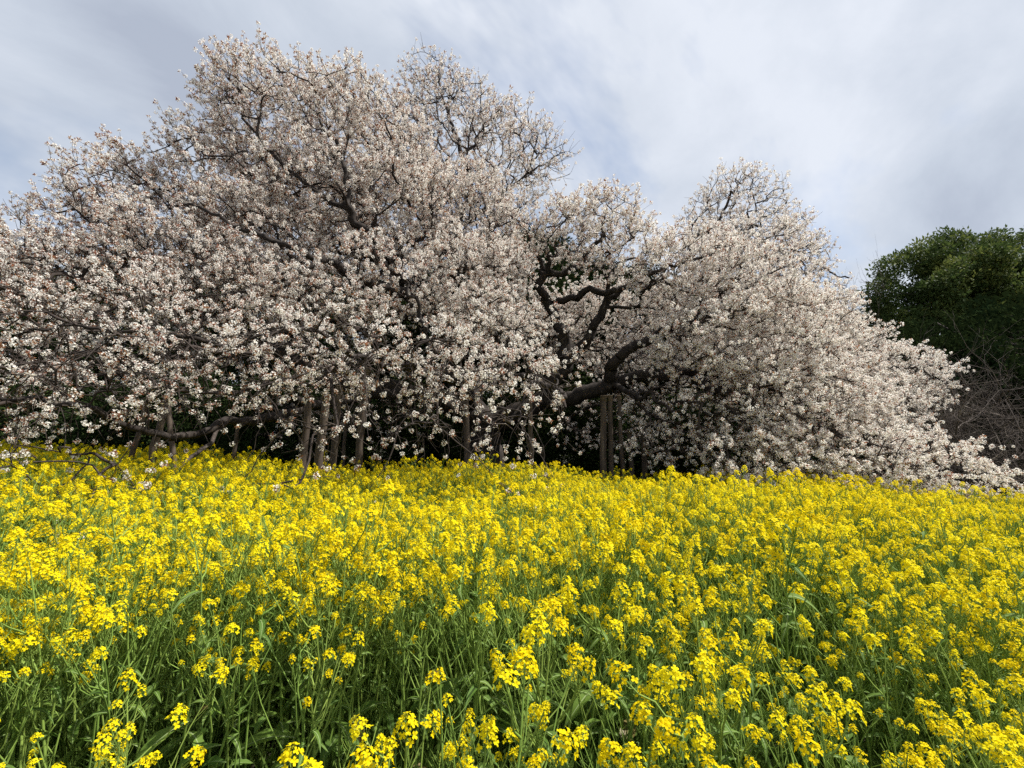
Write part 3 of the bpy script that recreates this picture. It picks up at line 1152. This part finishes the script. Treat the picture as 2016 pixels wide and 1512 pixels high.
def build_woods():
    def ground_at(px, Y):
        x = (px - 1008) / FPX * Y
        return (x, Y, float(gz(x, Y)))

    rb = np.random.default_rng(55)
    lob = []
    for px, py, r, dy in ((1790, 530, .95, .2), (1762, 585, .8, 0), (1832, 512, .9, .1), (1870, 492, .8, .4), (1912, 492, 1.0, 0), (1960, 490, 1.0, .3), (2012, 498, 1.0, -.1),
                          (1800, 605, 1.15, -.5), (1862, 570, 1.25, -.5), (1930, 562, 1.3, -.6), (2000, 572, 1.25, -.5), (1775, 645, .9, -.3), (1850, 640, 1.05, -1.0),
                          (1918, 635, 1.15, -1.1), (1990, 648, 1.15, -1.0), (2062, 540, 1.3, 0), (2075, 625, 1.25, -.5), (1900, 600, 1.6, .8), (1990, 600, 1.6, .9), (1830, 600, 1.3, .8), (1950, 530, 1.3, .9),
                          (1885, 530, .7, -1.3), (1955, 600, .7, -1.7), (1830, 560, .65, -1.3), (1985, 535, .65, -1.3), (1880, 680, .7, -1.2), (1960, 685, .7, -1.3), (1815, 575, .6, -1.5)):
        c = at(px, py, 20.5) - np.array([at(1925, 600, 20.5)[0], 20.5, float(gz(20.3, 20.5))]) + np.array([0, dy, 0])
        lob.append((*(c + np.array([.4, 0, -.1])), r * 1.0, r * .95, r * .62))
    big = evergreen_meshes(5, lob, 10.4, .35, EV, 24, -.7)
    X, Yv, Z = ground_at(1925, 20.5)
    plant_evergreen('evergreen_tree', big, (X, Yv, Z), 0.0, (1, 1, 1), 'large round dark evergreen tree at the right, behind the bare thicket', 'evergreen trees around the cherry')
    back = evergreen_meshes(8, [
        (0, 0, 5.6, 3.0, 2.6, 2.5), (-2.0, -.4, 4.4, 2.0, 1.9, 1.9), (2.1, -.5, 4.6, 2.1, 1.9, 2.0), (0.2, -1.2, 3.2, 2.6, 1.8, 1.8), (0.5, .2, 7.4, 1.9, 1.7, 1.2), (-1.2, .1, 6.9, 1.4, 1.4, 1.0),
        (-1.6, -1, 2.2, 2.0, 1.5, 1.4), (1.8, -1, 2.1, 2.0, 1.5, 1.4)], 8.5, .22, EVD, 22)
    spots = [(-260, 19, 1.0, 'dark evergreen tree at the far left edge behind the cherry'),
             (20, 20, .98, 'dark evergreen tree behind the left wing of the cherry'),
             (270, 20, .95, 'dark evergreen tree glimpsed through the left blossom'),
             (480, 21, 1.0, 'dark evergreen tree behind the low left bough'),
             (680, 20, .95, 'dark evergreen tree behind the tall reddish post'),
             (860, 22, 1.05, 'dark evergreen tree behind the cherry trunk'),
             (1050, 22, 1.28, 'tall evergreen whose green top shows between the two cherry domes'),
             (1240, 21, 1.05, 'dark evergreen tree behind the paired posts'),
             (1430, 22, 1.05, 'dark evergreen tree behind the right cherry dome'),
             (1640, 22, .92, 'dark evergreen showing through the right edge of the blossom'),
             (2330, 19, 1.0, 'dark evergreen tree at the right end behind the thicket')]
    for i, (px, Y, s, lab) in enumerate(spots):
        plant_evergreen('evergreen_tree', back, ground_at(px, Y), i * 2.3, (s * 1.05, s * 1.05, s), lab, 'evergreen trees around the cherry')
    shrub = evergreen_meshes(12, [(0, 0, 1.5, 1.7, 1.3, 1.5), (-1.1, -.2, 1.1, 1.2, 1.1, 1.2), (1.1, -.2, 1.2, 1.2, 1.1, 1.2), (0, -.5, .7, 1.6, 1.0, .8)], 2.0, .08, EVD, 26)  # low shrubs added so the space under the canopy goes black
    for i, (px, sc) in enumerate(zip((-150, 120, 350, 560, 770, 960, 1150, 1340, 1540, 1740, 1850, 1950, 2060), (1.0,) * 9 + (1.3, 1.9, 2.1, 2.2))):
        Y = (16.3 if i < 10 else 17.3) + 0.5 * math.sin(i * 2.1)
        where = ['at the far left end', 'behind the left poles', 'behind the dark left pole', 'behind the short thin pole', 'behind the reddish post', 'behind the trunk',
                 'behind the right pair of posts', 'behind the short dark posts', 'behind the right drape of blossom', 'beside the bare thicket', 'behind the left end of the bare thicket', 'behind the middle of the bare thicket', 'at the far right behind the thicket'][i]
        plant_evergreen('shade_fill_shrub', shrub, ground_at(px, Y), i * 1.7, (1.1 * sc, 1.1, sc), 'low dark evergreen shrub added to deepen the shade ' + where, 'dark shrubs added under the trees', 'shrub')


build_woods()


# ------------------------------------------------------------------ bare thicket on the right
def bare_shrub_mesh(seed, H, spread, nstem):
    rr = np.random.default_rng(seed)
    mb = MB()

    def branch(p, d, L, r, lev):
        n = 6
        P = [p]
        for k in range(n):
            d = norm(d + rr.normal(0, .16, 3) + np.array([0, 0, .05]))
            P.append(P[-1] + d * L / n)
        P = np.array(P)
        tube(mb, P, np.linspace(r, r * .45, n + 1), 5 if r > .012 else 3)
        if lev == 0:
            return
        for k in range(rr.integers(4, 7)):
            i = rr.integers(1, n + 1)
            dd = norm(d * .55 + rr.normal(0, .65, 3) + np.array([0, 0, .15]))
            branch(P[i], dd, L * rr.uniform(.45, .7), r * .5, lev - 1)

    for s in range(nstem):
        a = rr.uniform(0, 6.28)
        d = norm(np.array([math.cos(a) * spread, math.sin(a) * spread, 1.0]))
        branch(np.array([math.cos(a) * .2, math.sin(a) * .2, -.1]), d, H * rr.uniform(.5, .75), rr.uniform(.02, .036), 3)
    return mb.mesh('stems', [M_bare])


def build_thicket():
    ms = [bare_shrub_mesh(40 + i, 4.6, .5, 8) for i in range(4)]
    spots = [(1790, 13.0, 1.0, 'bare leafless shrub showing at the edge of the right blossom'), (1850, 11.6, .9, 'bare leafless shrub just right of the blossom'),
             (1920, 12.2, 1.05, 'bare leafless shrub in the middle of the thicket at the right'), (1985, 11.4, .95, 'bare leafless shrub at the right edge of the thicket, in front'),
             (2040, 14, 1.15, 'bare leafless shrub half cut by the right edge of the picture'), (1880, 14.8, 1.25, 'taller bare shrub at the back of the thicket under the big evergreen'),
             (1960, 15.2, 1.25, 'tall bare shrub at the back of the thicket below the evergreen crown')]
    for i, (px, Y, s, lab) in enumerate(spots):
        x = (px - 1008) / FPX * Y
        root = link('bare_shrub', None, loc=(x, Y, float(gz(x, Y))), rot=(0, 0, i * 1.3), scale=(s, s, s))
        tag(root, lab, 'shrub', 'bare shrubs of the thicket')
        o = link('stems', ms[i % 4], root)
        o['kind'] = 'stuff'
    # slim bare tree against the sky
    x = (1715 - 1008) / FPX * 18
    root = link('bare_tree', None, loc=(x, 18, float(gz(x, 18))), scale=(1, 1, 2.35))
    tag(root, 'slim bare tree whose fine twigs stand against the sky left of the big evergreen', 'tree')
    o = link('stems', bare_shrub_mesh(77, 3.6, .22, 4), root)
    o['kind'] = 'stuff'


build_thicket()


# ------------------------------------------------------------------ rapeseed
def flower4(mb, c, axis, r, spin, rr, mat=0):
    axis = norm(axis)
    ref = np.array([0.0, 0, 1]) if abs(axis[2]) < 0.9 else np.array([1.0, 0, 0])
    u = norm(np.cross(axis, ref))
    w = np.cross(axis, u)
    for k in range(4):
        a = spin + math.pi / 2 * k + rr.normal(0, .12)
        e = u * math.cos(a) + w * math.sin(a)
        s = -u * math.sin(a) + w * math.cos(a)
        lift = rr.uniform(.0, .35)
        v = [c - s * r * .08, c + s * r * .08,
             c + e * r * .55 + s * r * .38 + axis * r * (.22 + lift * .4), c + e * r * .55 - s * r * .38 + axis * r * (.22 + lift * .4),
             c + e * r + s * r * .27 + axis * r * (.12 + lift), c + e * r - s * r * .27 + axis * r * (.12 + lift)]
        mb.add(v, [[0, 1, 2, 3], [3, 2, 4, 5]], mat)


def bud(mb, c, d, L, mat):
    u = norm(np.cross(d, np.array([.3, .5, .8])))
    w = np.cross(d, u)
    r = L * .3
    ring = [c + d * L * .45 + (u * math.cos(a) + w * math.sin(a)) * r for a in (0, math.pi / 2, math.pi, 3 * math.pi / 2)]
    mb.add([c, c + d * L] + ring, [[0, 2, 1, 3], [0, 3, 1, 4], [0, 4, 1, 5], [0, 5, 1, 2]], mat)


def head_mesh(seed):
    """one flower head; origin at the foot of its axis, axis along +Z"""
    rr = np.random.default_rng(500 + seed)
    mb = MB()
    H = rr.uniform(.035, .07)
    tube(mb, np.array([[0, 0, -.01], [0, 0, H * .5], [0, 0, H]]), [.0016, .0013, .001], 3, 1)
    nf = rr.integers(17, 28)
    for i in range(nf):
        t = i / nf
        a = i * 2.4 + rr.uniform(-.3, .3)
        z = H * (0.05 + 0.85 * t)
        up = 0.35 + 0.9 * t
        d = norm(np.array([math.cos(a), math.sin(a), up]))
        L = (0.029 - 0.014 * t) * rr.uniform(.85, 1.2)
        p = np.array([0, 0, z])
        c = p + d * L
        s = norm(np.cross(d, np.array([0, 0, 1.0]))) * .0006
        mb.add([p - s, p + s, c + s, c - s], [[0, 1, 2, 3]], 1)
        flower4(mb, c, norm(d + np.array([0, 0, .25]) + rr.normal(0, .2, 3)), rr.uniform(.0078, .0102), rr.uniform(0, 6), rr, 0)
    for i in range(12):
        a = i * 2.4
        d = norm(np.array([math.cos(a), math.sin(a), 1.0 + i * .25]))
        bud(mb, np.array([0, 0, H]) + d * rr.uniform(.003, .009), d, rr.uniform(.005, .008), 2)
    return mb


def leaf_mb(seed, L, W, clasp):
    """leaf from the origin along +X, drooping, with a pale rib"""
    rr = np.random.default_rng(700 + seed)
    n = 9
    t = np.linspace(0, 1, n)
    if clasp:
        w = W * (1 - t) ** .8 * (0.55 + .6 * np.sqrt(t + .05))
    else:
        w = W * np.sin(np.clip(t * 1.05 + .02, 0, 1) * math.pi) ** .65 * (0.35 + .8 * t)
        w *= 1 + .18 * np.sin(t * 17 + seed)
    w[-1] = W * .03
    x = L * t
    z = L * (0.35 * t - (.55 + .3 * rr.random()) * t ** 2)
    yb = L * .08 * np.sin(t * 3 + rr.uniform(0, 6))
    fold = .35
    rows = []
    for i in range(n):
        wav = rr.normal(0, .06) * w[i]
        rows += [(x[i], yb[i] - w[i], z[i] + w[i] * fold + wav), (x[i], yb[i] - w[i] * .5, z[i] + w[i] * fold * .35), (x[i], yb[i], z[i]),
                 (x[i], yb[i] + w[i] * .5, z[i] + w[i] * fold * .35), (x[i], yb[i] + w[i], z[i] + w[i] * fold - wav)]
    f = []
    for i in range(n - 1):
        for j in range(4):
            a = i * 5 + j
            f.append([a, a + 1, a + 6, a + 5])
    mb = MB()
    mb.add(rows, f, 0)
    rib = []
    for i in range(n):
        k = .004 * (1 - .8 * t[i]) * (L / .18)
        rib += [(x[i], yb[i] - k, z[i] + .0022), (x[i], yb[i] + k, z[i] + .0022)]
    mb.add(rib, [[2 * i, 2 * i + 1, 2 * i + 3, 2 * i + 2] for i in range(n - 1)], 1)
    return mb


HEAD_MB = [head_mesh(i) for i in range(9)]
HEADS = [h.mesh('flower_head', [M_yellow, M_stem, M_bud], smooth=False) for h in HEAD_MB]
LEAF_MB = [leaf_mb(i, .24, .055, False) for i in range(3)] + [leaf_mb(5 + i, .12, .022, True) for i in range(2)]
LEAVES = [l.mesh('leaf', [M_leaf, M_rib]) for l in LEAF_MB]
LEAF_OLD = leaf_mb(2, .2, .05, False).mesh('leaf', [M_oldleaf, M_rib])


def plant_design(seed):
    """stem mesh builder and the places of heads and leaves"""
    rr = np.random.default_rng(900 + seed)
    H = 1.0
    mb = MB()
    lean = rr.normal(0, .07, 2)
    zs = np.linspace(0, 1, 8)
    P = np.stack([lean[0] * zs ** 2 + rr.normal(0, .006, 8), lean[1] * zs ** 2 + rr.normal(0, .006, 8), H * zs * .93], 1)
    P[0] = (0, 0, -.03)
    tube(mb, P, np.linspace(.006, .0022, 8), 5)
    heads, leaves = [], []

    def pods(P0, d, L):
        n = rr.integers(5, 12)
        for i in range(n):
            p = P0 + d * L * (i + .5) / n
            a = rr.uniform(0, 6.28)
            e = norm(np.array([math.cos(a), math.sin(a), rr.uniform(.5, 1.3)]))
            q = p + e * rr.uniform(.012, .02)
            tube(mb, np.array([p, q, q + norm(e + np.array([0, 0, .5])) * rr.uniform(.02, .045)]), [.0006, .0012, .0005], 3)

    top = P[-1]
    d0 = norm(P[-1] - P[-2])
    heads.append((top, norm(d0 + rr.normal(0, .1, 3)), rr.uniform(.8, 1.1) * (1 if seed % 5 else .6)))
    pods(P[-2], d0, .12)
    if seed % 5 == 0:
        pods(P[-3], d0, .22)
    nb = rr.integers(6, 10)
    for i in range(nb):
        t = rr.uniform(.42, .9)
        k = t * 7
        a = int(k)
        p = P[a] + (P[min(a + 1, 7)] - P[a]) * (k - a)
        az = i * 2.4 + rr.uniform(-.5, .5)
        out = np.array([math.cos(az), math.sin(az), 0])
        hi = rr.uniform(.74, 1.0) * H * .95
        hi = max(hi, p[2] + .07)
        L = hi - p[2]
        reach = (.05 + .32 * L) * rr.uniform(.7, 1.3)
        s = np.linspace(0, 1, 5)[:, None]
        Q = p + out * reach * (s ** .75) + np.array([0, 0, 1]) * L * s ** 1.15 + rr.normal(0, .004, (5, 3))
        Q[0] = p
        tube(mb, Q, np.linspace(.0034, .0016, 5), 4)
        dq = norm(Q[-1] - Q[-2])
        heads.append((Q[-1], dq, rr.uniform(.38, 1.02) * (1 if seed % 5 else .6)))
        if L > .12:
            pods(Q[-2], dq, np.linalg.norm(Q[-1] - Q[-2]) * .8)
        if rr.random() < .55:
            leaves.append((p, az + rr.uniform(-.3, .3), rr.integers(3, 5), rr.uniform(.5, 1.0), rr.uniform(-.5, .1)))
    for i in range(rr.integers(1, 4)):
        z = rr.uniform(.06, .4)
        k = z * 7
        a = int(k)
        p = P[a] + (P[a + 1] - P[a]) * (k - a)
        leaves.append((p, i * 2.2 + rr.uniform(-.5, .5), rr.integers(0, 3), rr.uniform(.45, .85) * (1.15 - z * .6), rr.uniform(-.6, .15)))
    return mb, heads, leaves


NP = 15
DESIGN = [plant_design(i) for i in range(NP)]
STEMS = [d[0].mesh('stem', [M_stem]) for d in DESIGN]


def mat_of(p, rot, s):
    M = np.array(Matrix.LocRotScale(Vector(p), Euler(rot), Vector((s, s, s))))
    return M


def whole_plant(i):
    mb, heads, leaves = DESIGN[i]
    rr = random.Random(i)
    o = MB()
    parts = []
    for v, f, m in mb.blocks():
        o.add(v, f, 1)
    for p, d, s in heads:
        hm = HEAD_MB[rr.randrange(9)]
        o.add_mb(hm, mat_of(p, euler_from_z(d, rr.uniform(0, 6)), s))
    for p, az, k, s, tilt in leaves:
        v, f, m = next(LEAF_MB[k].blocks())
        M = mat_of(p, (0, -tilt * .5, az), s)
        v = v @ M[:3, :3].T + M[:3, 3]
        o.v.append(v)
        o.f.append(f + o.n)
        o.m.append(m + 3)
        o.n += len(v)
    return o.mesh('rapeseed_plant', [M_yellow, M_stem, M_bud, M_leaf, M_rib], smooth=False)


WHOLE = [whole_plant(i) for i in range(NP)]
FIELD_NG = instancer(proto_collection('rapeseed_whole', WHOLE))

CLEAR = [(-.62, 1.3, .20), (-.95, 1.55, .2), (.16, 1.35, .14), (.95, 1.4, .1), (-1.3, 1.6, .18), (-.5, 1.7, .12)]


def far_edge(x):
    """how far back the sown field reaches"""
    return 9.3 + 0.6 * np.sin(x * .5) + 0.35 * np.sin(x * 1.7 + 1) + np.clip(x - 3, 0, 8) * .12


def field_points():
    n = 42000
    Y = np.sqrt(rng.uniform(.55 ** 2, 12.5 ** 2, n))
    x = rng.uniform(-1, 1, n) * (1.25 * Y + 1.6)
    # keep an even density of stems per square metre
    dens = (62 + 16 * np.clip(Y - 2, 0, 1)) * (0.72 + 0.28 * np.sin(x * 1.9 + np.sin(Y * 1.3) * 2) * np.sin(Y * 1.6 + 1))
    local = n * 2 * Y / (12.5 ** 2 - .55 ** 2) / (2 * (1.25 * Y + 1.6))
    keep = rng.random(n) < dens * np.clip(.9 + .3 * (Y - .9), .9, 1) / local
    keep &= Y < far_edge(x)
    keep &= ~((x < -.12) & (Y < 1.75) & (x > -1.35) & (rng.random(n) < .38))
    # ragged near border
    keep &= Y > .78 + .18 * np.sin(x * 3.1 + .5) + .1 * np.sin(x * 7.7)
    for cx_, cy_, cr in CLEAR:
        d2 = ((x - cx_) ** 2 + ((Y - cy_) * 1.0) ** 2) / cr ** 2
        keep &= (d2 > 1) | (rng.random(n) < .10)
    return x[keep], Y[keep]


def build_field():
    x, Y = field_points()
    n = len(x)
    patch = np.sin(x * 1.1 + 2) * np.sin(Y * .9 + .4)
    h = .90 + .13 * patch + rng.normal(0, .12, n)
    h *= np.clip(.70 + .22 * (Y - .7), .70, 1.0)
    tall = rng.random(n) < .03
    h[tall] += .12
    h *= 1 - .11 * np.clip((Y - 3.5) / 2.5, 0, 1)
    h = np.clip(h, .42, 1.25)
    pts = np.stack([x, Y, gz(x, Y)], 1)
    rot = np.stack([rng.normal(0, .13, n), rng.normal(0, .13, n), rng.uniform(0, 6.283, n)], 1)
    pid = rng.integers(0, NP, n)
    head = pts + np.stack([np.zeros(n), np.zeros(n), h * .93], 1)
    pr = project(head)
    vis = (pr[:, 0] > -40) & (pr[:, 0] < 2056) & (pr[:, 1] < 1560)
    size = np.where(vis, h / pr[:, 2], 0)
    order = np.argsort(-size)
    near, rest = order[:300], order[300:]
    print('rapeseed plants', n, 'nearest reach', Y[near].max())
    scatter_o = scatter('rapeseed_field', FIELD_NG, pts[rest], rot[rest], h[rest], pid[rest])
    tag(scatter_o, 'sea of yellow rapeseed flowers filling the field up to the cherry tree', 'flowers', kind='stuff')
    rr = random.Random(3)
    # a label for each: the row and the column it stands in, then what singles it out there
    spots = ['by the left edge', 'below the leaning left poles', 'below the short thin pole', 'below the grey post pair', 'below the reddish post',
             'below the trunk', 'below the hanging twigs', 'below the right post pair', 'below the right drape', 'by the right edge']
    xs = [0, 200, 400, 540, 670, 800, 960, 1120, 1320, 1700, 2016]
    cells = {}
    for i in near:
        px, py = pr[i, 0], pr[i, 1]
        ci = int(np.clip(np.searchsorted(xs, px) - 1, 0, 9))
        row = 0 if py > 1380 else 1 if py > 1240 else 2 if py > 1150 else 3 if py > 1095 else 4
        cells.setdefault((row, ci), []).append(i)
    rows = ['cut by the bottom edge', 'of the front row', 'of the second row', 'of the third row', 'of the fourth row']
    labels = {}
    for (row, ci), mem in cells.items():
        mem = list(mem)
        for word, keyf in (('closest', lambda i: pr[i, 2]), ('tallest', lambda i: pr[i, 1]), ('leftmost', lambda i: pr[i, 0]), ('rightmost', lambda i: -pr[i, 0]),
                           ('shortest', lambda i: h[i]), ('second leftmost', lambda i: pr[i, 0]), ('second rightmost', lambda i: -pr[i, 0]),
                           ('second tallest', lambda i: pr[i, 1]), ('second shortest', lambda i: h[i]), ('third leftmost', lambda i: pr[i, 0]), ('third rightmost', lambda i: -pr[i, 0])):
            if not mem:
                break
            b = min(mem, key=keyf)
            mem.remove(b)
            labels[b] = '%s yellow rapeseed plant %s %s' % (word, rows[row], spots[ci])
        for b in mem:
            labels[b] = 'yellow rapeseed plant among others %s %s' % (rows[row], spots[ci])
    for i in near:
        k = int(pid[i])
        lab = labels[i]
        root = link('rapeseed_plant', None, loc=pts[i], rot=rot[i], scale=(h[i],) * 3)
        tag(root, lab, 'flower', 'nearest rapeseed plants of the field')
        link('stem', STEMS[k], root)
        mb, heads, leaves = DESIGN[k]
        for p, d, s in heads:
            link('flower_head', HEADS[rr.randrange(9)], root, p, euler_from_z(d, rr.uniform(0, 6)), (s,) * 3)
        for p, az, kk, s, tilt in leaves:
            old = kk < 3 and rr.random() < .03
            link('leaf', LEAF_OLD if old else LEAVES[kk], root, p, (0, -tilt * .5, az), (s,) * 3)


build_field()


# ------------------------------------------------------------------ weeds between the stems
def weed_mesh(seed):
    rr = np.random.default_rng(1200 + seed)
    mb = MB()
    for i in range(42):
        a = rr.uniform(0, 6.28)
        r = .13 * rr.random() ** .6
        c = np.array([r * math.cos(a), r * math.sin(a), rr.uniform(.005, .11) * (1 - r * 4)])
        d = norm(np.array([math.cos(a), math.sin(a), rr.uniform(.1, 1.0)]) + rr.normal(0, .5, 3))
        s = norm(np.cross(d, rr.normal(size=3)))
        L = rr.uniform(.014, .034)
        mb.add([c, c + d * L * .5 + s * L * .3, c + d * L, c + d * L * .5 - s * L * .3], [[0, 1, 2, 3]])
    for i in range(9):
        a = rr.uniform(0, 6.28)
        b = np.array([.06 * math.cos(a), .06 * math.sin(a), 0])
        tip = b + np.array([rr.normal(0, .06), rr.normal(0, .06), rr.uniform(.1, .22)])
        s = norm(np.cross(tip - b, rr.normal(size=3))) * .0025
        m = (b + tip) / 2 + rr.normal(0, .01, 3)
        mb.add([b - s, b + s, m + s, m - s, tip + s * .1, tip - s * .1], [[0, 1, 2, 3], [3, 2, 4, 5]])
    return mb.mesh('weed', [M_weed], smooth=False)


def build_weeds():
    ng = instancer(proto_collection('weed', [weed_mesh(i) for i in range(6)]))
    n = 9000
    Y = np.sqrt(rng.uniform(.4 ** 2, 6.0 ** 2, n))
    x = rng.uniform(-1, 1, n) * (1.25 * Y + .8)
    pts = np.stack([x, Y, gz(x, Y) + .005], 1)
    rot = np.stack([rng.normal(0, .15, n), rng.normal(0, .15, n), rng.uniform(0, 6.28, n)], 1)
    o = scatter('weeds', ng, pts, rot, rng.uniform(.7, 1.6, n), rng.integers(0, 6, n))
    tag(o, 'low dark green weeds covering the soil between the stems', 'weeds', kind='stuff')


build_weeds()
